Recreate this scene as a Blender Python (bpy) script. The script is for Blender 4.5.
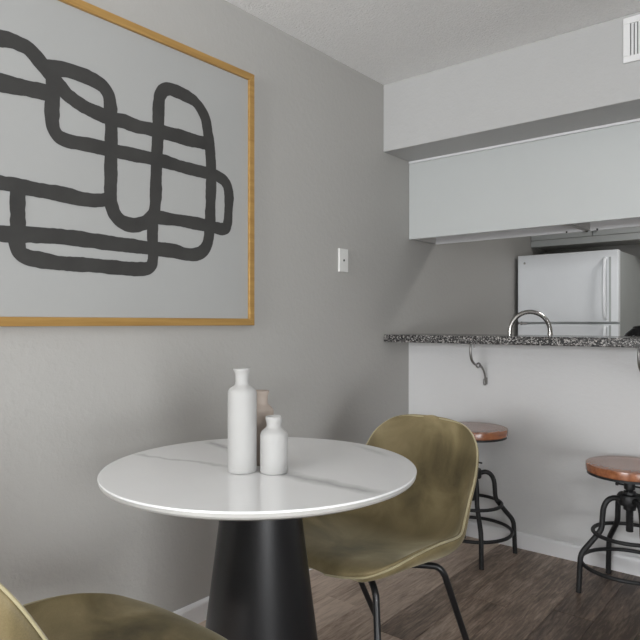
import bpy, bmesh, math, random
from mathutils import Vector, Matrix, noise
R = math.radians
random.seed(7)
scene = bpy.context.scene
COL = scene.collection
for o in list(bpy.data.objects):
    bpy.data.objects.remove(o)

# ------------------------------------------------------------------ camera
YAW = math.atan(507 / 622.2)
cam_d = bpy.data.cameras.new('camera')
cam_d.sensor_width = 36
cam_d.lens = 35
cam_d.shift_y = 3 / 640
cam_d.clip_start = 0.02
cam = bpy.data.objects.new('camera', cam_d)
COL.objects.link(cam)
cam.location = (1.871, 0, 1.146)
cam.rotation_euler = (R(90), 0, YAW)
scene.camera = cam

# ------------------------------------------------------------------ world and light
W = bpy.data.worlds.new('daylight')
scene.world = W
W.use_nodes = True
W.node_tree.nodes['Background'].inputs[0].default_value = (0.86, 0.93, 1.0, 1)
W.node_tree.nodes['Background'].inputs[1].default_value = 1.0

def area(name, loc, rot, sx, sy, power, col):
    d = bpy.data.lights.new(name, 'AREA')
    d.shape = 'RECTANGLE'
    d.size, d.size_y = sx, sy
    d.energy = power
    d.color = col
    o = bpy.data.objects.new(name, d)
    COL.objects.link(o)
    o.location = loc
    o.rotation_euler = rot
    return o
# daylight entering the big window of the wall behind the photographer
area('window_daylight', (1.20, -4.72, 1.62), (R(140), 0, 0), 1.9, 1.40, 330, (0.97, 0.985, 1.0))
# added up-tilted fill for ceiling and left wall, at an assumed side door
area('side_fill', (4.52, -0.9, 1.1), (R(126), 0, R(90)), 1.8, 2.0, 190, (0.96, 0.98, 1.0))
# added fill light to brighten the refrigerator and kitchen walls
area('kitchen_fill', (1.7, 4.15, 2.36), (0, 0, 0), 0.5, 0.3, 14, (1.0, 0.98, 0.96))

vs = scene.view_settings
vs.view_transform = 'Standard'
vs.look = 'None'
vs.exposure = 0.04
vs.gamma = 1.0
vs.use_curve_mapping = False

# ------------------------------------------------------------------ material helpers
def nodes_of(name):
    m = bpy.data.materials.new(name)
    m.use_nodes = True
    nt = m.node_tree
    return m, nt, nt.nodes['Principled BSDF']

def setp(b, **k):
    names = dict(col='Base Color', rough='Roughness', metal='Metallic', spec='Specular IOR Level',
                 sheen='Sheen Weight', sheen_r='Sheen Roughness', sheen_t='Sheen Tint', coat='Coat Weight', coat_r='Coat Roughness')
    for a, v in k.items():
        if isinstance(v, (tuple, list)):
            v = (*v, 1) if len(v) == 3 else v
        b.inputs[names[a]].default_value = v

def noise_n(nt, scale, detail=4, rough=0.55, coord='Object', vec=None, dist=0):
    n = nt.nodes.new('ShaderNodeTexNoise')
    n.inputs['Scale'].default_value = scale
    n.inputs['Detail'].default_value = detail
    n.inputs['Roughness'].default_value = rough
    n.inputs['Distortion'].default_value = dist
    if vec is None:
        tc = nt.nodes.new('ShaderNodeTexCoord')
        vec = tc.outputs[coord]
    nt.links.new(vec, n.inputs['Vector'])
    return n

def ramp(nt, src, stops):
    r = nt.nodes.new('ShaderNodeValToRGB')
    e = r.color_ramp.elements
    while len(e) < len(stops):
        e.new(0.5)
    for i, (p, c) in enumerate(stops):
        e[i].position = p
        e[i].color = (*c, 1) if len(c) == 3 else c
    nt.links.new(src, r.inputs['Fac'])
    return r

def bump(nt, b, src, strength, dist):
    n = nt.nodes.new('ShaderNodeBump')
    n.inputs['Strength'].default_value = strength
    n.inputs['Distance'].default_value = dist
    nt.links.new(src, n.inputs['Height'])
    nt.links.new(n.outputs[0], b.inputs['Normal'])
    return n

def math_n(nt, op, a, b=None, clamp=False):
    n = nt.nodes.new('ShaderNodeMath')
    n.operation = op
    n.use_clamp = clamp
    for i, v in enumerate((a, b)):
        if v is None:
            continue
        if isinstance(v, (int, float)):
            n.inputs[i].default_value = v
        else:
            nt.links.new(v, n.inputs[i])
    return n.outputs[0]

def simple(name, col, rough=0.5, metal=0.0, var=0.06, scale=6, bmp=0.0, bscale=60, **k):
    """principled colour with a little procedural variation"""
    m, nt, b = nodes_of(name)
    setp(b, rough=rough, metal=metal, **k)
    n = noise_n(nt, scale)
    lo = tuple(c * (1 - var) for c in col)
    hi = tuple(min(1, c * (1 + var)) for c in col)
    r = ramp(nt, n.outputs['Fac'], [(0.3, lo), (0.7, hi)])
    nt.links.new(r.outputs[0], b.inputs['Base Color'])
    if bmp:
        n2 = noise_n(nt, bscale, 3)
        bump(nt, b, n2.outputs['Fac'], bmp, 0.002)
    return m

def painted_wall(name, col):
    """roller and knock-down texture under satin paint"""
    m, nt, b = nodes_of(name)
    setp(b, rough=0.55, spec=0.35)
    n = noise_n(nt, 1.3, 3)
    r = ramp(nt, n.outputs['Fac'], [(0.3, tuple(c * 0.985 for c in col)), (0.7, tuple(c * 1.01 for c in col))])
    nt.links.new(r.outputs[0], b.inputs['Base Color'])
    a = noise_n(nt, 38, 3, 0.6)
    k = ramp(nt, a.outputs['Fac'], [(0.42, (0, 0, 0)), (0.68, (1, 1, 1))])
    bump(nt, b, k.outputs[0], 0.17, 0.003)
    return m

M = {}
M['wall'] = painted_wall('warm_grey_paint', (0.415, 0.406, 0.388))
M['soffit_paint'] = painted_wall('soffit_grey_paint', (0.475, 0.475, 0.47))
M['white_wall'] = painted_wall('white_paint', (0.62, 0.62, 0.62))
M['trim'] = simple('trim_white', (0.74, 0.74, 0.75), 0.35, var=0.015)
M['cab'] = simple('cabinet_white', (0.525, 0.545, 0.54), 0.4, var=0.012, scale=2)
M['cab_in'] = simple('cabinet_underside', (0.55, 0.54, 0.52), 0.5, var=0.04)
M['plastic'] = simple('switch_plastic', (0.72, 0.72, 0.70), 0.35, var=0.01)
M['dark'] = simple('dark_hole', (0.03, 0.03, 0.03), 0.7, var=0.1)
M['vent'] = simple('vent_white', (0.78, 0.78, 0.78), 0.4, var=0.01)
M['fridge'] = simple('appliance_white', (0.78, 0.80, 0.82), 0.28, var=0.01, bmp=0.05, bscale=350)
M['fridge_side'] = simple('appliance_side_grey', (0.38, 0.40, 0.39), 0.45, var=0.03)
M['chrome'] = simple('brushed_nickel', (0.62, 0.61, 0.59), 0.2, 1.0, var=0.03)
M['steel'] = simple('bracket_steel', (0.30, 0.29, 0.28), 0.38, 0.9, var=0.05)
M['black_metal'] = simple('black_powder_coat', (0.010, 0.010, 0.011), 0.36, 0.0, var=0.15, bmp=0.06, bscale=300)
M['iron'] = simple('cast_iron_black', (0.022, 0.022, 0.023), 0.48, 0.35, var=0.25, scale=30, bmp=0.15, bscale=220)
M['pedestal'] = simple('charcoal_lacquer', (0.010, 0.010, 0.011), 0.38, 0.0, spec=0.42, var=0.08, bmp=0.03, bscale=250)
M['kettle'] = simple('black_enamel', (0.015, 0.015, 0.016), 0.12, 0.0, var=0.1)
M['ceramic'] = simple('matt_white_ceramic', (0.40, 0.395, 0.385), 0.6, var=0.02, scale=12, bmp=0.1, bscale=140)
M['ceramic_shaded'] = simple('matt_white_ceramic_shaded', (0.37, 0.31, 0.265), 0.65, var=0.03, scale=12, bmp=0.1, bscale=140)  # white ceramic darkened and warmed to carry the tall vase's shade
M['piping'] = simple('olive_piping', (0.34, 0.295, 0.175), 0.6, var=0.12, scale=30, sheen=0.6, sheen_r=0.4)
M['underlay'] = simple('lacquered_edge', (0.45, 0.44, 0.42), 0.35, var=0.02)
M['ink'] = simple('black_brush_paint', (0.034, 0.033, 0.031), 0.75, var=0.18, scale=9)
M['paper'] = simple('gallery_paper', (0.37, 0.373, 0.365), 0.6, var=0.015, scale=3)
M['glass'], _nt, _b = nodes_of('window_glass')
_t = _nt.nodes.new('ShaderNodeBsdfTransparent'); _g = _nt.nodes.new('ShaderNodeBsdfGlossy'); _g.inputs['Roughness'].default_value = 0.02
_fr = _nt.nodes.new('ShaderNodeFresnel'); _mx = _nt.nodes.new('ShaderNodeMixShader')
_nt.links.new(_fr.outputs[0], _mx.inputs[0]); _nt.links.new(_t.outputs[0], _mx.inputs[1]); _nt.links.new(_g.outputs[0], _mx.inputs[2])
_nt.links.new(_mx.outputs[0], _nt.nodes['Material Output'].inputs['Surface'])

def gold():
    m, nt, b = nodes_of('gold_leaf_wood')
    setp(b, rough=0.42, metal=0.35)
    tc = nt.nodes.new('ShaderNodeTexCoord'); mp = nt.nodes.new('ShaderNodeMapping')
    mp.inputs['Scale'].default_value = (60, 3, 60)
    nt.links.new(tc.outputs['Object'], mp.inputs[0])
    n = noise_n(nt, 1.0, 5, vec=mp.outputs[0])
    r = ramp(nt, n.outputs['Fac'], [(0.3, (0.39, 0.22, 0.065)), (0.7, (0.51, 0.31, 0.10))])
    nt.links.new(r.outputs[0], b.inputs['Base Color'])
    return m
M['gold'] = gold()

def popcorn():
    m, nt, b = nodes_of('popcorn_ceiling')
    setp(b, rough=0.9, spec=0.2)
    n = noise_n(nt, 85, 4, 0.7)
    v = nt.nodes.new('ShaderNodeTexVoronoi'); v.inputs['Scale'].default_value = 110
    tc = nt.nodes.new('ShaderNodeTexCoord'); nt.links.new(tc.outputs['Object'], v.inputs['Vector'])
    h = math_n(nt, 'SUBTRACT', n.outputs['Fac'], math_n(nt, 'MULTIPLY', v.outputs['Distance'], 0.5))
    r = ramp(nt, n.outputs['Fac'], [(0.3, (0.86, 0.86, 0.85)), (0.7, (0.93, 0.93, 0.92))])
    nt.links.new(r.outputs[0], b.inputs['Base Color'])
    bump(nt, b, h, 0.5, 0.010)
    return m
M['ceiling'] = popcorn()

def granite():
    m, nt, b = nodes_of('speckled_granite')
    setp(b, rough=0.16)
    tc = nt.nodes.new('ShaderNodeTexCoord')
    v = nt.nodes.new('ShaderNodeTexVoronoi'); v.inputs['Scale'].default_value = 210
    nt.links.new(tc.outputs['Object'], v.inputs['Vector'])
    n = noise_n(nt, 260, 3, 0.7)
    s = nt.nodes.new('ShaderNodeSeparateColor'); nt.links.new(v.outputs['Color'], s.inputs[0])
    f = math_n(nt, 'ADD', math_n(nt, 'MULTIPLY', s.outputs[0], 0.6), math_n(nt, 'MULTIPLY', n.outputs['Fac'], 0.4))
    r = ramp(nt, f, [(0.34, (0.012, 0.012, 0.013)), (0.50, (0.045, 0.043, 0.042)), (0.64, (0.15, 0.145, 0.14)), (0.78, (0.42, 0.40, 0.385))])
    r.color_ramp.interpolation = 'LINEAR'
    nt.links.new(r.outputs[0], b.inputs['Base Color'])
    return m
M['granite'] = granite()

def plank_mat():
    m, nt, b = nodes_of('wood_plank')
    setp(b, rough=0.42, spec=0.4)
    oi = nt.nodes.new('ShaderNodeObjectInfo')
    tc = nt.nodes.new('ShaderNodeTexCoord')
    off = nt.nodes.new('ShaderNodeVectorMath'); off.operation = 'ADD'
    cmb = nt.nodes.new('ShaderNodeCombineXYZ')
    for i, k in enumerate((37.0, 91.0, 13.0)):
        nt.links.new(math_n(nt, 'MULTIPLY', oi.outputs['Random'], k), cmb.inputs[i])
    nt.links.new(tc.outputs['Object'], off.inputs[0]); nt.links.new(cmb.outputs[0], off.inputs[1])
    mp = nt.nodes.new('ShaderNodeMapping'); mp.inputs['Scale'].default_value = (1.0, 0.11, 1.0)
    nt.links.new(off.outputs[0], mp.inputs[0])
    g1 = noise_n(nt, 42, 8, 0.7, vec=mp.outputs[0], dist=1.2)
    g2 = noise_n(nt, 110, 5, 0.7, vec=mp.outputs[0])
    mp2 = nt.nodes.new('ShaderNodeMapping'); mp2.inputs['Scale'].default_value = (1.0, 0.35, 1.0)
    nt.links.new(off.outputs[0], mp2.inputs[0])
    g3 = noise_n(nt, 7, 3, 0.5, vec=mp2.outputs[0], dist=0.6)
    f = math_n(nt, 'ADD', math_n(nt, 'MULTIPLY', g1.outputs['Fac'], 0.5),
               math_n(nt, 'ADD', math_n(nt, 'MULTIPLY', g2.outputs['Fac'], 0.32), math_n(nt, 'MULTIPLY', g3.outputs['Fac'], 0.26)))
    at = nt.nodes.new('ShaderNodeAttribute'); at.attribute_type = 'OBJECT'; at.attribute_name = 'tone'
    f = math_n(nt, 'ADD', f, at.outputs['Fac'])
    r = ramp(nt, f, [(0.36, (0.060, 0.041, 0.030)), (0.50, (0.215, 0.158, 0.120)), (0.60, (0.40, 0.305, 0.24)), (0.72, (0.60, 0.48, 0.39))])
    nt.links.new(r.outputs[0], b.inputs['Base Color'])
    bump(nt, b, g1.outputs['Fac'], 0.12, 0.002)
    return m
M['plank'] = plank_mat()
M['subfloor'] = simple('dark_joint', (0.03, 0.024, 0.02), 0.8)

def seat_wood():
    m, nt, b = nodes_of('stained_seat_wood')
    setp(b, rough=0.26, spec=0.5, coat=0.5, coat_r=0.2)
    tc = nt.nodes.new('ShaderNodeTexCoord'); mp = nt.nodes.new('ShaderNodeMapping')
    mp.inputs['Scale'].default_value = (1, 0.13, 1); mp.inputs['Rotation'].default_value = (0, 0, 0.5)
    nt.links.new(tc.outputs['Object'], mp.inputs[0])
    n = noise_n(nt, 60, 3, 0.5, vec=mp.outputs[0], dist=0.15)
    r = ramp(nt, n.outputs['Fac'], [(0.25, (0.20, 0.066, 0.028)), (0.55, (0.33, 0.120, 0.050)), (0.8, (0.43, 0.175, 0.078))])
    nt.links.new(r.outputs[0], b.inputs['Base Color'])
    bump(nt, b, n.outputs['Fac'], 0.03, 0.001)
    return m
M['seat_wood'] = seat_wood()

def velvet():
    m, nt, b = nodes_of('olive_velvet')
    setp(b, rough=0.55, sheen=0.55, sheen_r=0.35, sheen_t=(0.85, 0.80, 0.6), spec=0.25)
    n = noise_n(nt, 4.5, 4, 0.5, dist=0.8)
    n2 = noise_n(nt, 420, 2, 0.5)
    f = math_n(nt, 'ADD', math_n(nt, 'MULTIPLY', n.outputs['Fac'], 0.88), math_n(nt, 'MULTIPLY', n2.outputs['Fac'], 0.12))
    r = ramp(nt, f, [(0.34, (0.075, 0.060, 0.030)), (0.48, (0.155, 0.122, 0.060)), (0.60, (0.235, 0.188, 0.100)), (0.72, (0.38, 0.315, 0.185))])
    nt.links.new(r.outputs[0], b.inputs['Base Color'])
    bump(nt, b, n.outputs['Fac'], 0.12, 0.02)
    return m
M['velvet'] = velvet()

def marble():
    """polished white stone with three soft grey veins (object coordinates, table centre = origin)"""
    m, nt, b = nodes_of('white_stone_top')
    setp(b, rough=0.05, spec=0.5, coat=0.35, coat_r=0.03)
    tc = nt.nodes.new('ShaderNodeTexCoord')
    wob = noise_n(nt, 7, 4, 0.6)
    sep = nt.nodes.new('ShaderNodeSeparateXYZ'); nt.links.new(tc.outputs['Object'], sep.inputs[0])
    X, Y = sep.outputs[0], sep.outputs[1]
    wv = math_n(nt, 'MULTIPLY', math_n(nt, 'SUBTRACT', wob.outputs['Fac'], 0.5), 0.075)
    total = None
    for (x0, y0, x1, y1, wdt, amt) in ((0.05, -0.026, 0.44, -0.034, 0.036, 0.62), (-0.43, -0.140, -0.03, -0.06, 0.014, 0.42),
                                        (-0.40, 0.145, -0.06, 0.02, 0.024, 0.6), (0.02, 0.40, 0.22, 0.30, 0.02, 0.3)):
        dx, dy = x1 - x0, y1 - y0
        ln = math.hypot(dx, dy); dx /= ln; dy /= ln
        px = math_n(nt, 'SUBTRACT', X, x0); py = math_n(nt, 'SUBTRACT', Y, y0)
        dist = math_n(nt, 'ADD', math_n(nt, 'SUBTRACT', math_n(nt, 'MULTIPLY', py, dx), math_n(nt, 'MULTIPLY', px, dy)), wv)
        along = math_n(nt, 'ADD', math_n(nt, 'MULTIPLY', px, dx), math_n(nt, 'MULTIPLY', py, dy))
        core = math_n(nt, 'SUBTRACT', 1.0, math_n(nt, 'DIVIDE', math_n(nt, 'ABSOLUTE', dist), wdt), True)
        a = math_n(nt, 'MULTIPLY', along, 14.0, True)
        c = math_n(nt, 'MULTIPLY', math_n(nt, 'SUBTRACT', ln, along), 14.0, True)
        v = math_n(nt, 'MULTIPLY', math_n(nt, 'MULTIPLY', core, math_n(nt, 'MULTIPLY', a, c)), amt)
        total = v if total is None else math_n(nt, 'MAXIMUM', total, v)
    base = noise_n(nt, 3, 3)
    rb = ramp(nt, base.outputs['Fac'], [(0.3, (0.81, 0.81, 0.81)), (0.7, (0.85, 0.85, 0.85))])
    mix = nt.nodes.new('ShaderNodeMix'); mix.data_type = 'RGBA'
    nt.links.new(total, mix.inputs['Factor'])
    nt.links.new(rb.outputs[0], mix.inputs[6])
    mix.inputs[7].default_value = (0.25, 0.25, 0.25, 1)
    nt.links.new(mix.outputs[2], b.inputs['Base Color'])
    return m
M['marble'] = marble()

# ------------------------------------------------------------------ geometry helpers
def link(name, me, mat, parent=None, smooth=False):
    o = bpy.data.objects.new(name, me)
    COL.objects.link(o)
    if mat is not None and len(me.materials) == 0:
        me.materials.append(M[mat])
    if parent is not None:
        o.parent = parent
    if smooth:
        for p in me.polygons:
            p.use_smooth = True
    return o

def build(name, bm, mat, parent=None, smooth=False, loc=None, sharp=None):
    me = bpy.data.meshes.new(name)
    bmesh.ops.recalc_face_normals(bm, faces=bm.faces)
    bm.to_mesh(me)
    bm.free()
    o = link(name, me, mat, parent, smooth)
    if smooth and sharp is not None:
        me.set_sharp_from_angle(angle=R(sharp))
    if loc:
        o.location = loc
    return o

def box(bm, x0, x1, y0, y1, z0, z1, bev=0.0, seg=2):
    v = [bm.verts.new(p) for p in ((x0, y0, z0), (x1, y0, z0), (x1, y1, z0), (x0, y1, z0), (x0, y0, z1), (x1, y0, z1), (x1, y1, z1), (x0, y1, z1))]
    f = [bm.faces.new([v[i] for i in q]) for q in ((3, 2, 1, 0), (4, 5, 6, 7), (0, 1, 5, 4), (1, 2, 6, 5), (2, 3, 7, 6), (3, 0, 4, 7))]
    if bev:
        es = list({e for q in f for e in q.edges})
        bmesh.ops.bevel(bm, geom=es, offset=bev, segments=seg, affect='EDGES', profile=0.5)

def bx(name, d, mat, parent=None, bev=0.0, seg=2):
    bm = bmesh.new()
    box(bm, *d, bev=bev, seg=seg)
    return build(name, bm, mat, parent)

def lathe(bm, prof, n=48, c=(0, 0), z0=0):
    rings = []
    for r, z in prof:
        if r < 1e-6:
            rings.append([bm.verts.new((c[0], c[1], z0 + z))])
        else:
            rings.append([bm.verts.new((c[0] + r * math.cos(2 * math.pi * i / n), c[1] + r * math.sin(2 * math.pi * i / n), z0 + z)) for i in range(n)])
    for a, b in zip(rings, rings[1:]):
        for i in range(n):
            j = (i + 1) % n
            if len(a) == 1 and len(b) == 1:
                continue
            if len(a) == 1:
                bm.faces.new((a[0], b[i], b[j]))
            elif len(b) == 1:
                bm.faces.new((a[i], a[j], b[0]))
            else:
                bm.faces.new((a[i], a[j], b[j], b[i]))

def cr(pts, n=6, closed=False):
    """Catmull-Rom resampling"""
    P = [Vector(p) for p in pts]
    N = len(P)
    out = []
    for i in range(N if closed else N - 1):
        if closed:
            a, b, c, d = P[(i - 1) % N], P[i], P[(i + 1) % N], P[(i + 2) % N]
        else:
            b, c = P[i], P[i + 1]
            a = P[i - 1] if i else b * 2 - c
            d = P[i + 2] if i + 2 < N else c * 2 - b
        for k in range(n):
            t = k / n
            out.append(0.5 * ((2 * b) + (c - a) * t + (2 * a - 5 * b + 4 * c - d) * t * t + (3 * b - a - 3 * c + d) * t ** 3))
    if not closed:
        out.append(P[-1])
    return out

def tube(bm, pts, r, n=10, closed=False):
    P = [Vector(p) for p in pts]
    N = len(P)
    rr = r if isinstance(r, (list, tuple)) else [r] * N
    T = []
    for i in range(N):
        if closed:
            t = P[(i + 1) % N] - P[i - 1]
        else:
            t = P[min(i + 1, N - 1)] - P[max(i - 1, 0)]
        T.append(t.normalized())
    up = Vector((0, 0, 1)) if abs(T[0].z) < 0.9 else Vector((1, 0, 0))
    nrm = (up - T[0] * up.dot(T[0])).normalized()
    rings = []
    for i in range(N):
        nrm = (nrm - T[i] * nrm.dot(T[i])).normalized()
        bi = T[i].cross(nrm)
        rings.append([bm.verts.new(P[i] + (nrm * math.cos(2 * math.pi * k / n) + bi * math.sin(2 * math.pi * k / n)) * rr[i]) for k in range(n)])
    for i in range(N if closed else N - 1):
        a, b = rings[i], rings[(i + 1) % N]
        sh = 0
        if closed and i == N - 1:
            sh = min(range(n), key=lambda q: (a[0].co - b[q].co).length)
        for k in range(n):
            bm.faces.new((a[k], a[(k + 1) % n], b[(k + 1 + sh) % n], b[(k + sh) % n]))
    if not closed:
        bm.faces.new(rings[0][::-1])
        bm.faces.new(rings[-1])

def ring_pts(r, z, n=48, c=(0, 0)):
    return [(c[0] + r * math.cos(2 * math.pi * i / n), c[1] + r * math.sin(2 * math.pi * i / n), z) for i in range(n)]

def tag(o, label=None, cat=None, group=None, kind=None):
    for k, v in (('label', label), ('category', cat), ('group', group), ('kind', kind)):
        if v:
            o[k] = v
    return o

def thing(name, loc, label, cat, group=None, rz=0.0):
    o = bpy.data.objects.new(name, None)
    o.empty_display_size = 0.1
    COL.objects.link(o)
    o.location = loc
    o.rotation_euler = (0, 0, rz)
    return tag(o, label, cat, group)

def copy_tree(o, parent=None):
    c = o.copy()
    COL.objects.link(c)
    c.parent = parent
    for ch in list(o.children):
        copy_tree(ch, c)
    return c

# ------------------------------------------------------------------ the room
X1, Y0, YB = 4.3, -4.5, 5.35          # right wall, window wall behind the photographer, far kitchen wall
HC = 2.44                              # ceiling height
BAR = 3.106                            # dining side of the half wall
FRONT = 2.840                          # front edge of bar top and soffit

floor = tag(bx('floor', (-0.1, X1 + 0.1, Y0 - 0.1, YB + 0.1, -0.12, -0.008), 'subfloor'), 'brown wood plank floor running under the table and stools', kind='structure')
# planks run along y, joints every 0.155 m
k = 0
x = 0.867 - 0.155 * 6
pre = {round(0.867 - 0.155 * 4, 3): 2.046}
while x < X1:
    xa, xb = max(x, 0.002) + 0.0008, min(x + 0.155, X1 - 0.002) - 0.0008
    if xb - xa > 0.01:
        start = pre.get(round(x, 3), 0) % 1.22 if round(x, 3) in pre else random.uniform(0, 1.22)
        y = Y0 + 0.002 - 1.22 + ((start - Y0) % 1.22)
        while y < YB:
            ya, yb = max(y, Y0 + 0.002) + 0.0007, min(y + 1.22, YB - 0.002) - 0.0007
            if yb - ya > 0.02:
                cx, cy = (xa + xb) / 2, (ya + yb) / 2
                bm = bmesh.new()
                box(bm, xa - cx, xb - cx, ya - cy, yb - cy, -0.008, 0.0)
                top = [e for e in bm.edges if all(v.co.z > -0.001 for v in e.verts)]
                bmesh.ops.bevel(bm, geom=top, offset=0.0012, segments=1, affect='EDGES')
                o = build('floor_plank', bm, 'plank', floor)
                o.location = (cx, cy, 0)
                o['tone'] = max(-0.16, min(0.16, random.gauss(0.15 - 0.29 * min(1, max(0, (cx - 0.25) / 0.85)), 0.028)))      # paler at low x, grading darker with rising x, plus random board spread
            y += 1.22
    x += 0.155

tag(bx('ceiling', (-0.1, X1 + 0.1, Y0 - 0.1, YB + 0.1, HC, HC + 0.1), 'ceiling'), 'off-white popcorn textured ceiling', kind='structure')
tag(bx('wall_left', (-0.12, 0, Y0 - 0.1, YB + 0.1, 0, HC), 'wall'), 'warm grey textured wall behind the framed painting', kind='structure')
tag(bx('wall_back', (0, X1, YB, YB + 0.1, 0, HC), 'wall'), 'grey kitchen wall behind the white refrigerator', kind='structure')

def wall_with_hole(name, axis, a, b, c0, c1, h0, h1, z0, z1, mat):
    bm = bmesh.new()
    for (p, q, s, t) in ((c0, h0, 0, HC), (h1, c1, 0, HC), (h0, h1, 0, z0), (h0, h1, z1, HC)):
        if q - p < 1e-4 or t - s < 1e-4:
            continue
        if axis == 'y':
            box(bm, p, q, a, b, s, t)
        else:
            box(bm, a, b, p, q, s, t)
    return build(name, bm, mat)
tag(wall_with_hole('wall_rear', 'y', Y0 - 0.12, Y0, 0, X1, 0.25, 2.15, 0.90, 2.325, 'wall'), 'grey wall with the wide window', kind='structure')
tag(wall_with_hole('wall_right', 'x', X1, X1 + 0.12, Y0, YB, -1.8, 0.0, 0.05, 2.15, 'wall'), 'grey wall with the added patio door', kind='structure')

def window(name, axis, at, h0, h1, z0, z1, label):
    w = thing(name, (0, 0, 0), label, None)
    w['kind'] = 'structure'
    def b(n, p, q, s, t, d0, d1, mat):
        if axis == 'y':
            return bx(n, (p, q, at + d0, at + d1, s, t), mat, w)
        return bx(n, (at + d0, at + d1, p, q, s, t), mat, w)
    f = 0.05
    b('window_frame', h0, h1, z0, z0 + f, -0.03, 0.03, 'trim'); b('window_frame', h0, h1, z1 - f, z1, -0.03, 0.03, 'trim')
    b('window_frame', h0, h0 + f, z0 + f, z1 - f, -0.03, 0.03, 'trim'); b('window_frame', h1 - f, h1, z0 + f, z1 - f, -0.03, 0.03, 'trim')
    mid = (h0 + h1) / 2
    b('mullion', mid - 0.025, mid + 0.025, z0 + f, z1 - f, -0.025, 0.025, 'trim')
    for p, q in ((h0 + f, mid - 0.025), (mid + 0.025, h1 - f)):
        b('pane', p, q, z0 + f, z1 - f, -0.003, 0.003, 'glass')
window('window_1', 'y', Y0 - 0.06, 0.252, 2.148, 0.902, 2.323, 'wide two-pane window behind the photographer')
window('added_patio_door', 'x', X1 + 0.06, -1.798, -0.002, 0.052, 2.148, 'unseen glazed door added in the side wall for the fill light')  # made-up opening around the side fill light

tag(bx('wall_bar', (0, X1, BAR, 3.22, 0, 1.043), 'white_wall'), 'white half wall under the granite bar top', kind='structure')
tag(bx('soffit', (0, X1, FRONT, 3.43, 2.076, HC), 'soffit_paint', bev=0.004), 'white boxed soffit between ceiling and cabinets', kind='structure')

def baseboard(name, axis, a, b, at, sgn, label):
    """0.08 m board with eased top edge"""
    prof = [(0, 0), (0.013, 0), (0.013, 0.066), (0.010, 0.075), (0.004, 0.080), (0, 0.080)]
    bm = bmesh.new()
    ends = []
    for s in (a, b):
        ends.append([bm.verts.new((s, at + sgn * d, z) if axis == 'x' else (at + sgn * d, s, z)) for d, z in prof])
    n = len(prof)
    for i in range(n):
        bm.faces.new((ends[0][i], ends[0][(i + 1) % n], ends[1][(i + 1) % n], ends[1][i]))
    bm.faces.new(ends[0]); bm.faces.new(ends[1][::-1])
    return tag(build(name, bm, 'trim'), label, kind='structure')
baseboard('baseboard_left', 'y', Y0, BAR, 0, 1, 'white baseboard along the wall under the painting')
baseboard('baseboard_bar', 'x', 0.0135, X1, BAR, -1, 'white baseboard along the half wall behind the stools')

# ------------------------------------------------------------------ bar top, brackets
bm = bmesh.new()
box(bm, 0.002, X1 - 0.002, FRONT, 3.26, 1.043, 1.083, bev=0.004)
tag(build('granite_bar_top', bm, 'granite'), 'speckled black and grey granite bar top on the half wall', 'countertop')

def bracket(px, label):
    t = thing('counter_bracket', (px, BAR, 0.0), label, 'bracket', 'steel brackets under the bar top')
    Z = lambda z: 1.041 - (0.211 - z) * 0.79
    bm = bmesh.new()
    # S-shaped flat bar: from the underside of the bar top back to the wall
    path = cr([(0, -0.193, Z(0.211)), (0, -0.197, Z(0.17)), (0, -0.188, Z(0.12)), (0, -0.160, Z(0.085)), (0, -0.125, Z(0.07))], 6)
    tube(bm, path, [0.0045 + 0.0025 * math.sin(i / (len(path) - 1) * math.pi) for i in range(len(path))], 8)
    path = cr([(0, -0.085, Z(0.066)), (0, -0.055, Z(0.045)), (0, -0.030, Z(0.008)), (0, -0.022, Z(-0.035)), (0, -0.016, Z(-0.07))], 6)
    tube(bm, path, [0.0065 - 0.003 * i / (len(path) - 1) for i in range(len(path))], 8)
    build('scroll_bar', bm, 'steel', t, True)
    bm = bmesh.new()
    tube(bm, [(0, -0.105 + 0.022 * math.cos(a), Z(0.068) + 0.011 * math.sin(a)) for a in [2 * math.pi * i / 20 for i in range(20)]], 0.0045, 8, True)
    build('scroll_eye', bm, 'steel', t, True)
    bm = bmesh.new()
    box(bm, -0.004, 0.004, -0.020, -0.001, Z(-0.060), Z(-0.056), bev=0.0005)
    box(bm, -0.004, 0.004, -0.003, -0.0005, Z(-0.066), Z(-0.020), bev=0.0005)
    build('wall_plate', bm, 'steel', t)
    bm = bmesh.new()
    tube(bm, cr([(0, -0.040, Z(-0.025)), (0, -0.043, Z(-0.048)), (0, -0.034, Z(-0.066)), (0, -0.020, Z(-0.066))], 5), 0.003, 8)
    build('hook', bm, 'steel', t, True)
    bm = bmesh.new()
    box(bm, -0.009, 0.009, -0.215, -0.13, 1.0385, 1.0425, bev=0.001)
    tube(bm, [(0, -0.150, Z(0.2085)), (0, -0.150, Z(0.185))], 0.005, 8)
    build('mounting_plate', bm, 'steel', t)
bracket(0.478, 'thin S-shaped steel bracket on the half wall near the grey wall')
bracket(1.250, 'thin S-shaped steel bracket on the half wall above the lower stool')

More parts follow.
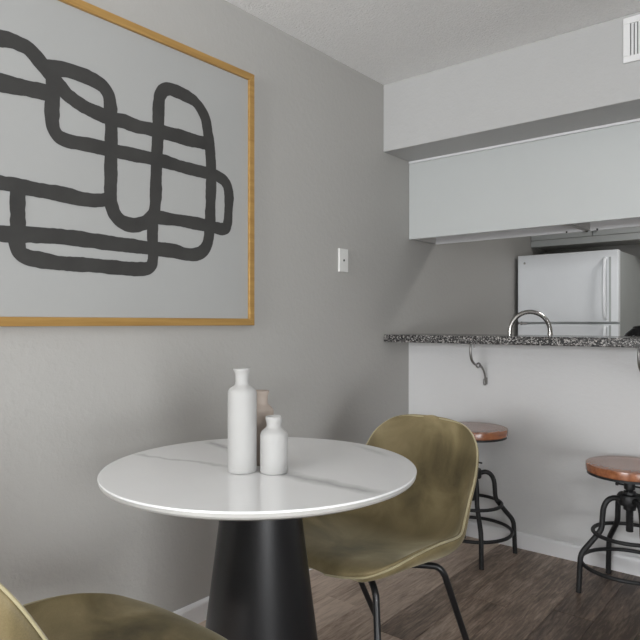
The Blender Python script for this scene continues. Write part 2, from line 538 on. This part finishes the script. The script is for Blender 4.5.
# ------------------------------------------------------------------ hanging cabinets over the bar
CB, CT, CD = 1.630, 2.076, 3.41
def cabinet(xa, xb, label):
    t = thing('wall_cabinet', (xa, BAR, CB), label, 'cabinet', 'white cabinets hung over the bar')
    w, d, h = xb - xa - 0.004, CD - BAR, CT - CB - 0.001
    bm = bmesh.new()
    box(bm, 0.002, 0.018, 0.016, d, 0.0, h); box(bm, w - 0.016, w, 0.016, d, 0.0, h)
    box(bm, 0.018, w - 0.016, 0.016, d, 0.045, 0.060); box(bm, 0.018, w - 0.016, 0.016, d, h - 0.016, h)
    build('carcass', bm, 'cab_in', t)
    bx('bottom_rail', (0.018, w - 0.016, d - 0.020, d - 0.0005, -0.004, 0.045), 'trim', t)
    for i in range(2):
        a = 0.004 + i * w / 2; b = (i + 1) * w / 2 - 0.002
        dr = bx('door', (a, b, d + 0.001, d + 0.019, 0.012, h - 0.01), 'cab', t, bev=0.003)
        kx = b - 0.035 if i == 0 else a + 0.035
        bm = bmesh.new()
        tube(bm, [(kx, d + 0.019, 0.06), (kx, d + 0.031, 0.06), (kx, d + 0.040, 0.06)], [0.006, 0.007, 0.013], 12)
        build('knob', bm, 'chrome', dr, True)
    for hx in (0.05, w - 0.10) if xa > 0.1 else (w - 0.10,):
        bx('hinge', (hx, hx + 0.007, d - 0.026, d - 0.021, -0.006, 0.003), 'dark', t)
cabinet(0.002, 0.900, 'white wall cabinet against the grey wall over the bar')
cabinet(0.900, 1.80, 'white wall cabinet over the bar above the kettle')
cabinet(1.80, 2.70, 'white wall cabinet over the bar, farthest from the painting wall')

t = thing('cabinet_back_panel', (0, BAR, CB), 'plain white panel closing the cabinets above the bar', 'panel')
bx('panel', (0.002, 2.70, 0.0, 0.0155, -0.003, CT - CB - 0.014), 'cab', t, bev=0.002)
bx('top_moulding', (0.002, 2.70, -0.006, 0.0155, CT - CB - 0.0135, CT - CB - 0.001), 'trim', t, bev=0.002)

# ------------------------------------------------------------------ air vent on the soffit
t = thing('air_vent', (1.385, FRONT, 2.33), 'white rectangular air vent with vertical louvres on the soffit', 'vent')
bm = bmesh.new()
hw, hh, b = 0.178, 0.094, 0.027
box(bm, -hw, hw, -0.010, -0.0005, hh - b, hh, bev=0.002); box(bm, -hw, hw, -0.010, -0.0005, -hh, -hh + b, bev=0.002)
box(bm, -hw, -hw + b, -0.010, -0.0005, -hh + b, hh - b, bev=0.002); box(bm, hw - b, hw, -0.010, -0.0005, -hh + b, hh - b, bev=0.002)
build('frame', bm, 'vent', t)
bx('duct_backing', (-hw + b, hw - b, -0.002, -0.0005, -hh + b, hh - b), 'dark', t)
bm = bmesh.new()
box(bm, -0.0050, 0.0050, -0.0008, 0.0008, -hh + b, hh - b)
lme = bpy.data.meshes.new('louvre'); bm.to_mesh(lme); bm.free()
lx = -hw + b + 0.008
while lx < hw - b:
    o = link('louvre', lme, 'vent', t)
    o.location = (lx, -0.006, 0); o.rotation_euler = (0, 0, R(35))
    lx += 0.0135

# ------------------------------------------------------------------ wall plate
t = thing('wall_jack_plate', (0, 2.470, 1.457), 'small white jack plate on the grey wall between the painting and the cabinets', 'wall plate')
bx('plate', (0.0003, 0.012, -0.036, 0.036, -0.058, 0.058), 'plastic', t, bev=0.003)
bm = bmesh.new(); lathe(bm, [(0, 0), (0.006, 0), (0.0055, 0.003), (0, 0.003)], 14)
bmesh.ops.rotate(bm, verts=bm.verts, matrix=Matrix.Rotation(R(90), 3, 'Y'))
bmesh.ops.translate(bm, verts=bm.verts, vec=(0.011, 0, 0))
build('jack', bm, 'dark', t, True, sharp=40)
for sz in (-0.042, 0.042):
    bm = bmesh.new()
    tube(bm, [(0.0115, 0, sz), (0.0128, 0, sz)], 0.0025, 8)
    build('screw', bm, 'plastic', t)

# ------------------------------------------------------------------ framed painting
PY0, PY1, PZ0, PZ1 = 0.30, 1.825, 1.136, 2.173
t = thing('framed_painting', (0, 0, 0), 'large gold-framed painting of looping black brush lines on grey wall', 'painting')
fw, xf = 0.028, 0.035
bx('canvas', (0.003, 0.024, PY0 + fw, PY1 - fw, PZ0 + fw, PZ1 - fw), 'paper', t)
def rail(p):
    """mitred frame rail: outline in the wall plane given as four (y, z)"""
    bm = bmesh.new()
    a = [bm.verts.new((0.002, y, z)) for y, z in p]; c = [bm.verts.new((xf, y, z)) for y, z in p]
    bm.faces.new(a[::-1]); bm.faces.new(c)
    for i in range(4):
        bm.faces.new((a[i], a[(i + 1) % 4], c[(i + 1) % 4], c[i]))
    bmesh.ops.bevel(bm, geom=list(bm.edges), offset=0.0012, segments=1, affect='EDGES')
    build('frame_rail', bm, 'gold', t)
a, b, c, d = PY0, PY1, PZ0, PZ1
rail([(a, c), (b, c), (b - fw, c + fw), (a + fw, c + fw)])
rail([(a, d), (b, d), (b - fw, d - fw), (a + fw, d - fw)])
rail([(a, c), (a, d), (a + fw, d - fw), (a + fw, c + fw)])
rail([(b, c), (b, d), (b - fw, d - fw), (b - fw, c + fw)])

STROKES = [
 ([(0.48, 1.60), (0.50, 1.72), (0.56, 1.84), (0.66, 1.915), (0.745, 1.951), (0.807, 1.966), (0.838, 1.971), (0.867, 1.969), (0.896, 1.961), (0.927, 1.935), (0.959, 1.908), (0.985, 1.884), (1.018, 1.859), (1.073, 1.839), (1.153, 1.827), (1.217, 1.829), (1.268, 1.825), (1.345, 1.829), (1.426, 1.832), (1.507, 1.832), (1.587, 1.836)], 0.050),
 ([(0.952, 1.927), (1.004, 1.938), (1.073, 1.938), (1.135, 1.925), (1.159, 1.892), (1.164, 1.849), (1.167, 1.776), (1.165, 1.675), (1.165, 1.621), (1.164, 1.566), (1.174, 1.52), (1.203, 1.490), (1.251, 1.482), (1.300, 1.498), (1.333, 1.529), (1.343, 1.585), (1.345, 1.656), (1.348, 1.734), (1.354, 1.837), (1.356, 1.923), (1.367, 1.968), (1.397, 1.992), (1.466, 1.992), (1.523, 1.979), (1.566, 1.938), (1.584, 1.876), (1.597, 1.786), (1.600, 1.702), (1.598, 1.640), (1.596, 1.590), (1.592, 1.505), (1.576, 1.440), (1.533, 1.407), (1.476, 1.402), (1.417, 1.409), (1.331, 1.409), (1.239, 1.411), (1.176, 1.411), (1.059, 1.414), (0.971, 1.414), (0.896, 1.410), (0.807, 1.404), (0.68, 1.41), (0.56, 1.44), (0.50, 1.52), (0.48, 1.60)], 0.050),
 ([(0.966, 1.932), (0.966, 1.873), (0.963, 1.815), (0.963, 1.765), (0.975, 1.731), (1.011, 1.718), (1.095, 1.721), (1.200, 1.722), (1.286, 1.725), (1.378, 1.727), (1.476, 1.722), (1.582, 1.722), (1.643, 1.718), (1.680, 1.695), (1.692, 1.655), (1.690, 1.603), (1.684, 1.540), (1.660, 1.516), (1.582, 1.520), (1.476, 1.523), (1.350, 1.522)], 0.047),
 ([(0.62, 1.83), (0.70, 1.836), (0.807, 1.839), (0.865, 1.843), (0.952, 1.850)], 0.050),
 ([(0.62, 1.55), (0.70, 1.552), (0.807, 1.550), (0.842, 1.551), (0.896, 1.548), (0.991, 1.547), (1.059, 1.543), (1.109, 1.545), (1.161, 1.557)], 0.047),
 ([(0.858, 1.551), (0.857, 1.488), (0.858, 1.435), (0.855, 1.386), (0.864, 1.354), (0.890, 1.341), (0.927, 1.337), (0.991, 1.332), (1.095, 1.333), (1.176, 1.332), (1.268, 1.332), (1.318, 1.343), (1.332, 1.382), (1.329, 1.451), (1.332, 1.513)], 0.047),
]
for i, (pts, wd) in enumerate(STROKES):
    P = cr([(0, y, z) for y, z in pts], 10)
    bm = bmesh.new()
    lo, hi = [], []
    xs = 0.0243 + 0.00025 * i
    for k, p in enumerate(P):
        tg = (P[min(k + 1, len(P) - 1)] - P[max(k - 1, 0)]).normalized()
        nr = Vector((0, -tg.z, tg.y))
        h = wd / 2 * (1 + 0.16 * noise.noise((p.y * 14 + i * 7, p.z * 14, 0)))
        j1, j2 = (0.0020 * noise.noise((p.y * 55, p.z * 55, 3 + i)), 0.0020 * noise.noise((p.y * 55, p.z * 55, 9 + i)))
        lo.append(bm.verts.new(Vector((xs, p.y, p.z)) - nr * (h + j1)))
        hi.append(bm.verts.new(Vector((xs, p.y, p.z)) + nr * (h + j2)))
    for k in range(len(P) - 1):
        bm.faces.new((lo[k], lo[k + 1], hi[k + 1], hi[k]))
    o = build('brush_line', bm, 'ink', t)
    if o.data.polygons[0].normal.x < 0:
        o.data.flip_normals()

# ------------------------------------------------------------------ kitchen beyond the bar
# refrigerator
FX0, FX1, FY = 0.030, 0.748, 4.66
t = thing('refrigerator', (FX0, FY, 0), 'white top-freezer refrigerator in the kitchen beyond the bar', 'refrigerator')
w = FX1 - FX0
bm = bmesh.new(); box(bm, 0.004, w - 0.004, 0.062, 0.68, 0.03, 1.655, bev=0.006)
for fx in (0.06, w - 0.1):
    for fy in (0.1, 0.6):
        box(bm, fx, fx + 0.04, fy, fy + 0.04, 0.0, 0.03)
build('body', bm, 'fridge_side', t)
fz = bx('freezer_door', (0, w, 0, 0.058, 1.150, 1.66), 'fridge', t, bev=0.008)
fd = bx('refrigerator_door', (0, w, 0, 0.058, 0.10, 1.137), 'fridge', t, bev=0.008)
bx('kick_grille', (0.01, w - 0.01, 0.03, 0.06, 0.03, 0.092), 'dark', t)
for nm, par, z0, z1 in (('freezer_handle', fz, 1.175, 1.60), ('door_handle', fd, 0.60, 1.12)):
    bm = bmesh.new()
    path = cr([(w - 0.085, 0.002, z0), (w - 0.085, -0.034, z0 + 0.03), (w - 0.085, -0.042, (z0 + z1) / 2), (w - 0.085, -0.034, z1 - 0.03), (w - 0.085, 0.002, z1)], 6)
    tube(bm, path, 0.013, 10)
    build(nm, bm, 'fridge', par, True)
    bx('handle_groove', (w - 0.062, w - 0.048, -0.0012, 0.004, z0 - 0.02, z1 + 0.01), 'fridge_side', par)
bm = bmesh.new(); box(bm, 0.01, 0.075, -0.008, 0.03, 1.1385, 1.1485, bev=0.002); tube(bm, [(0.03, 0.0, 1.13), (0.03, 0.0, 1.157)], 0.007, 10)
build('hinge', bm, 'chrome', t)
bm = bmesh.new(); tube(bm, [(0.055, 0.0005, 1.60), (0.055, -0.001, 1.60)], 0.008, 14)
build('badge', bm, 'chrome', fz)

# cabinet above the refrigerator
t = thing('kitchen_cabinet', (0.002, 5.03, 1.765), 'white cabinet on the wall above the refrigerator', 'cabinet')
bm = bmesh.new(); box(bm, 0, 0.95, 0.0, 0.318, 0.0, 0.50); build('carcass', bm, 'cab_in', t)
bx('bottom_rail', (0, 0.95, -0.016, 0.0, -0.004, 0.045), 'cab', t)
for i in range(2):
    dr = bx('door', (0.003 + i * 0.475, 0.472 + i * 0.475, -0.019, -0.001, 0.048, 0.495), 'cab', t, bev=0.003)
    bm = bmesh.new(); kx = 0.44 + i * 0.07
    tube(bm, [(kx, -0.019, 0.09), (kx, -0.031, 0.09), (kx, -0.038, 0.09)], [0.006, 0.007, 0.013], 12); build('knob', bm, 'chrome', dr, True)

# sink run on the kitchen side of the half wall
t = thing('sink_cabinet', (0.002, 3.225, 0), 'white sink base cabinet behind the half wall', 'cabinet')
bx('carcass', (0, 2.6, 0, 0.58, 0.0, 0.868), 'cab', t)
for i in range(4):
    bx('door', (0.01 + i * 0.65, 0.64 + i * 0.65, 0.581, 0.60, 0.11, 0.85), 'cab', t, bev=0.003)
bm = bmesh.new()
box(bm, 0.002, 2.602, 3.262, 3.84, 0.8685, 0.908, bev=0.003)
tag(build('sink_worktop', bm, 'granite'), 'low granite worktop holding the faucet behind the bar', 'countertop')

# made-up fixture and glowing panel around the kitchen fill light
t = thing('added_fill_fixture', (1.7, 4.15, HC), 'added rectangular ceiling fixture around the kitchen fill light', 'lamp')
bm = bmesh.new()
for d in ((-0.30, 0.30, -0.20, -0.17), (-0.30, 0.30, 0.17, 0.20), (-0.30, -0.27, -0.17, 0.17), (0.27, 0.30, -0.17, 0.17)):
    box(bm, *d, -0.075, -0.0005)
build('frame', bm, 'trim', t)
M['fill_diffuser'], _nt, _b = nodes_of('fill_diffuser_glow')
setp(_b, col=(0.8, 0.8, 0.78), rough=0.5)
_b.inputs['Emission Color'].default_value = (1.0, 0.98, 0.96, 1)
_b.inputs['Emission Strength'].default_value = 3.0
bx('fill_diffuser', (-0.269, 0.269, -0.169, 0.169, -0.070, -0.055), 'fill_diffuser', t)

# gooseneck faucet
fx, fy = 0.50, 3.36
t = thing('kitchen_faucet', (fx, fy, 0.908), 'arched chrome kitchen faucet rising behind the bar top', 'faucet', rz=R(39))
bm = bmesh.new(); lathe(bm, [(0, 0), (0.028, 0), (0.028, 0.006), (0.020, 0.012), (0.018, 0.05), (0.014, 0.06), (0, 0.06)], 20); build('base', bm, 'chrome', t, True, sharp=40)
bm = bmesh.new()
rr = 0.112
path = [(0, 0, 0.05), (0, 0, 0.12), (0, 0, 0.175)] + [(rr - rr * math.cos(a), 0, 0.190 + rr * 0.98 * math.sin(a)) for a in [math.pi * i / 20 for i in range(21)]] + [(2 * rr, 0, 0.17)]
tube(bm, path, 0.0125, 14); build('spout', bm, 'chrome', t, True)
bm = bmesh.new(); tube(bm, [(2 * rr, 0, 0.188), (2 * rr, 0, 0.172), (2 * rr, 0, 0.15), (2 * rr, 0, 0.135)], [0.0128, 0.0155, 0.0155, 0.014], 14); build('spray_head', bm, 'chrome', t, True, sharp=40)
bm = bmesh.new(); tube(bm, cr([(0, -0.016, 0.035), (0.0, -0.04, 0.042), (0.0, -0.085, 0.075)], 5), 0.006, 10); build('lever', bm, 'chrome', t, True)

# kettle
t = thing('kettle', (1.140, 3.50, 0.908), 'glossy black domed kettle behind the bar on the worktop', 'kettle')
bm = bmesh.new()
lathe(bm, [(0, 0), (0.098, 0), (0.108, 0.012), (0.113, 0.05), (0.110, 0.10), (0.098, 0.150), (0.078, 0.186), (0.05, 0.208), (0.048, 0.211), (0.0, 0.214)], 36)
build('body', bm, 'kettle', t, True)
bm = bmesh.new(); lathe(bm, [(0.046, 0.213), (0.044, 0.219), (0.015, 0.226), (0, 0.226)], 24); build('lid', bm, 'kettle', t, True)
bm = bmesh.new(); tube(bm, cr([(-0.002, 0.098, 0.155), (-0.002, 0.125, 0.17), (-0.002, 0.14, 0.12), (-0.002, 0.120, 0.06), (-0.002, 0.108, 0.05)], 6), 0.009, 10); build('handle', bm, 'kettle', t, True)
bm = bmesh.new(); tube(bm, cr([(0.0, -0.095, 0.09), (0, -0.135, 0.13), (0, -0.15, 0.175)], 6), 0.013, 10); build('spout', bm, 'kettle', t, True)
bm = bmesh.new(); tube(bm, ring_pts(0.0975, 0.152, 36), 0.0022, 6, True); build('chrome_band', bm, 'chrome', t, True)

# ------------------------------------------------------------------ dining table
TX, TY, TZ, TR = 0.667, 1.221, 0.756, 0.423
t = thing('dining_table', (TX, TY, 0), 'round white stone-topped pedestal table carrying three white vases', 'table')
bm = bmesh.new()
lathe(bm, [(0, TZ - 0.006), (TR - 0.003, TZ - 0.006), (TR - 0.0005, TZ - 0.005), (TR, TZ - 0.003), (TR - 0.0005, TZ - 0.001), (TR - 0.002, TZ), (0, TZ)], 128)
tag(build('table_top', bm, 'marble', t, True, sharp=25), 'polished white stone disc with grey veins')
bm = bmesh.new()
lathe(bm, [(0, TZ - 0.028), (TR - 0.030, TZ - 0.028), (TR - 0.005, TZ - 0.0175), (TR - 0.002, TZ - 0.0125), (TR - 0.005, TZ - 0.0065), (0, TZ - 0.0065)], 128)
build('underlay', bm, 'underlay', t, True, sharp=30)
bm = bmesh.new()
lathe(bm, [(0, 0.0), (0.188, 0.0), (0.190, 0.004), (0.190, 0.010), (0.099, 0.722), (0.099, TZ - 0.0285), (0, TZ - 0.0285)], 96)
tag(build('pedestal', bm, 'pedestal', t, True, sharp=50), 'tapered charcoal cone')

# ------------------------------------------------------------------ vases
def vase(name, loc, prof, mat, label):
    bm = bmesh.new()
    lathe(bm, prof, 48)
    o = build(name, bm, mat, None, True, sharp=65)
    o.location = loc
    return tag(o, label, 'vase', 'bottle vases on the table')
def bottle(r, h, rn, hs, lip):
    """body radius, height, neck radius, shoulder height, lip radius"""
    return [(0, 0), (r - 0.004, 0), (r - 0.001, 0.0015), (r, 0.005), (r, hs - 0.010), (r - 0.0015, hs - 0.004), (r - 0.005, hs + 0.001), (rn + 0.005, hs + 0.007), (rn + 0.001, hs + 0.011),
            (rn, hs + 0.016), (rn + 0.0005, h - 0.016), (rn + 0.0025, h - 0.009), (lip, h - 0.005), (lip, h - 0.001), (lip - 0.002, h), (rn - 0.002, h - 0.002), (rn - 0.004, h - 0.02), (rn - 0.004, h - 0.04), (0, h - 0.04)]
vase('bottle_vase', (0.680, 1.138, TZ + 0.0003), bottle(0.0380, 0.271, 0.0180, 0.218, 0.0230), 'ceramic', 'tallest white ceramic bottle vase with slim neck on the table')
vase('bottle_vase', (0.752, 1.183, TZ + 0.0003), bottle(0.0360, 0.147, 0.0190, 0.108, 0.0215), 'ceramic', 'shortest white ceramic bottle vase with stubby neck on the table')
vase('bottle_vase', (0.655, 1.235, TZ + 0.0003), bottle(0.0340, 0.203, 0.0175, 0.155, 0.0215), 'ceramic_shaded', 'middle-height white ceramic bottle vase with painted-in shade between the other two')

# ------------------------------------------------------------------ chairs
# rows from the front lip of the seat to the top of the back: forward, height, half width, rim shift forward, rim lift
ROWS = [(0.2735, 0.400, 0.035, -0.001, 0.000), (0.272, 0.410, 0.105, -0.006, 0.000), (0.266, 0.424, 0.155, -0.012, 0.000), (0.250, 0.435, 0.195, -0.018, 0.002), (0.205, 0.443, 0.228, -0.012, 0.016),
        (0.110, 0.440, 0.250, -0.002, 0.043), (0.010, 0.430, 0.260, 0.000, 0.062), (-0.080, 0.422, 0.262, 0.010, 0.068), (-0.150, 0.428, 0.257, 0.040, 0.064),
        (-0.205, 0.466, 0.247, 0.062, 0.050), (-0.245, 0.550, 0.243, 0.066, 0.025), (-0.275, 0.640, 0.243, 0.060, 0.005), (-0.300, 0.722, 0.226, 0.044, 0.0),
        (-0.312, 0.767, 0.190, 0.028, 0.0), (-0.318, 0.792, 0.145, 0.016, 0.0), (-0.321, 0.803, 0.095, 0.008, 0.0), (-0.322, 0.806, 0.035, 0.002, 0.0)]
def chair_grid(nu=24, per=3, fixed=None):
    a = cr([(r[0], r[1], r[2]) for r in ROWS], per)
    b = cr([(r[3], r[4], 0) for r in ROWS], per)
    G = []
    for p, q in zip(a, b):
        row = []
        for i in range(nu + 1):
            u = -1 + 2 * i / nu
            s = abs(u) ** 2.3
            xx = (fixed or p.z) * math.sin(u * math.pi / 2 * 0.82) / math.sin(math.pi / 2 * 0.82)
            row.append(Vector((xx, p.x + q.x * s, p.y + q.y * s)))
        G.append(row)
    return G
def make_chair(loc, rz, label):
    t = thing('shell_chair', loc, label, 'chair', 'olive velvet chairs at the table', rz)
    G = chair_grid()
    K = chair_grid(fixed=0.25)      # same section without the narrowing ends, for clean normals
    nr, nc = len(G), len(G[0])
    N = [[None] * nc for _ in range(nr)]
    for i in range(nr):
        for j in range(nc):
            dv = K[min(i + 1, nr - 1)][j] - K[max(i - 1, 0)][j]
            du = K[i][min(j + 1, nc - 1)] - K[i][max(j - 1, 0)]
            N[i][j] = du.cross(dv).normalized()
            if N[i][j].y * 0.6 + N[i][j].z < 0:
                N[i][j] = -N[i][j]
    def edge(i, j):
        u = abs(-1 + 2 * j / (nc - 1)); v = abs(-1 + 2 * i / (nr - 1))
        return (1 - u ** 6) * (1 - v ** 14)
    def lay(d_in, d_rim, full):
        return [[G[i][j] - N[i][j] * (d_rim + (d_in - d_rim) * edge(i, j)) * (full(i) if full else 1) for j in range(nc)] for i in range(nr)]
    thick = lambda i: 1.0 - 0.45 * min(1, max(0, (i / nr - 0.42) / 0.2))
    inner = lay(0.0, 0.003, None); mid = lay(0.016, 0.014, thick); outer = lay(0.046, 0.024, thick)
    def slab(name, A, B):
        bm = bmesh.new()
        va = [[bm.verts.new(p) for p in r] for r in A]; vb = [[bm.verts.new(p) for p in r] for r in B]
        for i in range(nr - 1):
            for j in range(nc - 1):
                bm.faces.new((va[i][j], va[i][j + 1], va[i + 1][j + 1], va[i + 1][j]))
                bm.faces.new((vb[i][j], vb[i + 1][j], vb[i + 1][j + 1], vb[i][j + 1]))
        for i in range(nr - 1):
            for j in (0, nc - 1):
                bm.faces.new((va[i][j], va[i + 1][j], vb[i + 1][j], vb[i][j]))
        for j in range(nc - 1):
            for i in (0, nr - 1):
                bm.faces.new((va[i][j], va[i][j + 1], vb[i][j + 1], vb[i][j]))
        o = build(name, bm, 'velvet', t, True)
        s = o.modifiers.new('smooth', 'SUBSURF'); s.levels = 1; s.render_levels = 1
        return o
    slab('seat_cushion', inner, mid)
    slab('outer_shell', mid, outer)
    loop = [mid[0][j] for j in range(nc)] + [mid[i][nc - 1] for i in range(1, nr)] + [mid[nr - 1][j] for j in range(nc - 2, -1, -1)] + [mid[i][0] for i in range(nr - 2, 0, -1)]
    bm = bmesh.new(); tube(bm, loop, 0.0034, 8, True); build('piping', bm, 'piping', t, True)
    # black tube base
    bm = bmesh.new()
    for sx in (-1, 1):
        tube(bm, cr([(0.0, 0.06, 0.366), (sx * 0.06, 0.09, 0.366), (sx * 0.10, 0.14, 0.370)], 4), 0.010, 10)
    lathe(bm, [(0, 0.358), (0.05, 0.358), (0.05, 0.376), (0, 0.376)], 20, (0, 0.03))
    build('base_frame', bm, 'black_metal', t, True, sharp=40)
    for sx in (-1, 1):
        bm = bmesh.new()
        tube(bm, cr([(sx * 0.09, 0.125, 0.368), (sx * 0.135, 0.160, 0.368), (sx * 0.160, 0.176, 0.352), (sx * 0.170, 0.182, 0.322), (sx * 0.216, 0.226, 0.16), (sx * 0.262, 0.270, 0.0015)], 5), 0.0105, 12)
        lathe(bm, [(0, 0.0), (0.0125, 0), (0.0125, 0.006), (0, 0.006)], 12, (sx * 0.262, 0.270))
        build('leg', bm, 'black_metal', t, True, sharp=40)
        bm = bmesh.new()
        tube(bm, cr([(sx * 0.04, 0.03, 0.366), (sx * 0.175, -0.052, 0.376), (sx * 0.208, -0.072, 0.372), (sx * 0.220, -0.086, 0.350), (sx * 0.221, -0.102, 0.318), (sx * 0.219, -0.182, 0.16), (sx * 0.216, -0.266, 0.0015)], 5), 0.0105, 12)
        lathe(bm, [(0, 0.0), (0.0125, 0), (0.0125, 0.006), (0, 0.006)], 12, (sx * 0.216, -0.266))
        build('leg', bm, 'black_metal', t, True, sharp=40)
    return t
ch1 = make_chair((0.703, 1.716, 0), R(173), 'olive green velvet shell chair between the table and the bar stools')
ch2 = copy_tree(ch1)
ch2.location = (0.685, 0.705, 0); ch2.rotation_euler = (0, 0, 0)
ch2['label'] = 'olive green velvet shell chair tucked under the table below the painting'

# ------------------------------------------------------------------ bar stools
def make_stool(loc, rz, seat, label):
    t = thing('bar_stool', loc, label, 'stool', 'industrial stools at the bar', rz)
    bm = bmesh.new()
    lathe(bm, [(0, seat - 0.036), (0.169, seat - 0.036), (0.172, seat - 0.033), (0.173, seat - 0.006), (0.1715, seat - 0.0015), (0.167, seat), (0.10, seat - 0.001), (0, seat - 0.003)], 64)
    tag(build('wooden_seat', bm, 'seat_wood', t, True, sharp=22), 'round reddish stained wooden seat')
    bm = bmesh.new()
    lathe(bm, [(0, seat - 0.048), (0.160, seat - 0.048), (0.168, seat - 0.046), (0.168, seat - 0.0365), (0, seat - 0.0365)], 64)
    build('seat_plate', bm, 'iron', t, True, sharp=40)
    bm = bmesh.new()
    lathe(bm, [(0, seat - 0.080), (0.017, seat - 0.080), (0.022, seat - 0.072), (0.022, seat - 0.060), (0.045, seat - 0.0485), (0, seat - 0.0485)], 24)
    build('seat_collar', bm, 'iron', t, True, sharp=40)
    bm = bmesh.new()
    lathe(bm, [(0.0165, 0.440), (0.021, 0.441), (0.022, 0.444), (0.022, 0.466), (0.020, 0.470), (0.0165, 0.470)], 20)
    tube(bm, [(0.058, 0, 0.456), (-0.050, 0, 0.456)], 0.0042, 8)
    tube(bm, [(-0.048, 0, 0.456), (-0.056, 0, 0.456)], 0.009, 12)
    build('lock_handle', bm, 'iron', t, True, sharp=40)
    # threaded spindle
    bm = bmesh.new()
    z = 0.262; prof = [(0, z)]
    while z < seat - 0.081:
        prof += [(0.0135, z), (0.0155, z + 0.003)]
        z += 0.006
    prof += [(0.0135, seat - 0.081), (0, seat - 0.081)]
    lathe(bm, prof, 16)
    build('screw_spindle', bm, 'iron', t, True, sharp=60)
    bm = bmesh.new()
    lathe(bm, [(0.016, 0.355), (0.024, 0.355), (0.026, 0.372), (0.044, 0.376), (0.046, 0.380), (0.046, 0.416), (0.043, 0.420), (0.026, 0.422), (0.024, 0.432), (0.0162, 0.432)], 24)
    build('hub', bm, 'iron', t, True, sharp=40)
    bm = bmesh.new(); tube(bm, ring_pts(0.143, 0.252, 64), 0.0085, 10, True); build('upper_ring', bm, 'iron', t, True)
    bm = bmesh.new(); tube(bm, ring_pts(0.192, 0.118, 64), 0.0085, 10, True); build('foot_ring', bm, 'iron', t, True)
    prof = cr([(0.040, 0, 0.398), (0.066, 0, 0.404), (0.092, 0, 0.392), (0.108, 0, 0.362), (0.113, 0, 0.322), (0.116, 0, 0.282), (0.126, 0, 0.258), (0.160, 0, 0.216), (0.192, 0, 0.178), (0.203, 0, 0.156), (0.207, 0, 0.125), (0.213, 0, 0.001)], 5)
    for k in range(4):
        a = R(45 + 90 * k)
        bm = bmesh.new()
        tube(bm, [(p.x * math.cos(a), p.x * math.sin(a), p.z) for p in prof], 0.0115, 12)
        build('leg', bm, 'iron', t, True, sharp=50)
    return t
make_stool((0.497, 2.887, 0), R(-8), 0.627, 'industrial stool with the higher red-brown wooden seat behind the olive chair')
make_stool((1.222, 2.875, 0), R(-8), 0.548, 'industrial stool with the lower red-brown wooden seat standing free by the half wall')
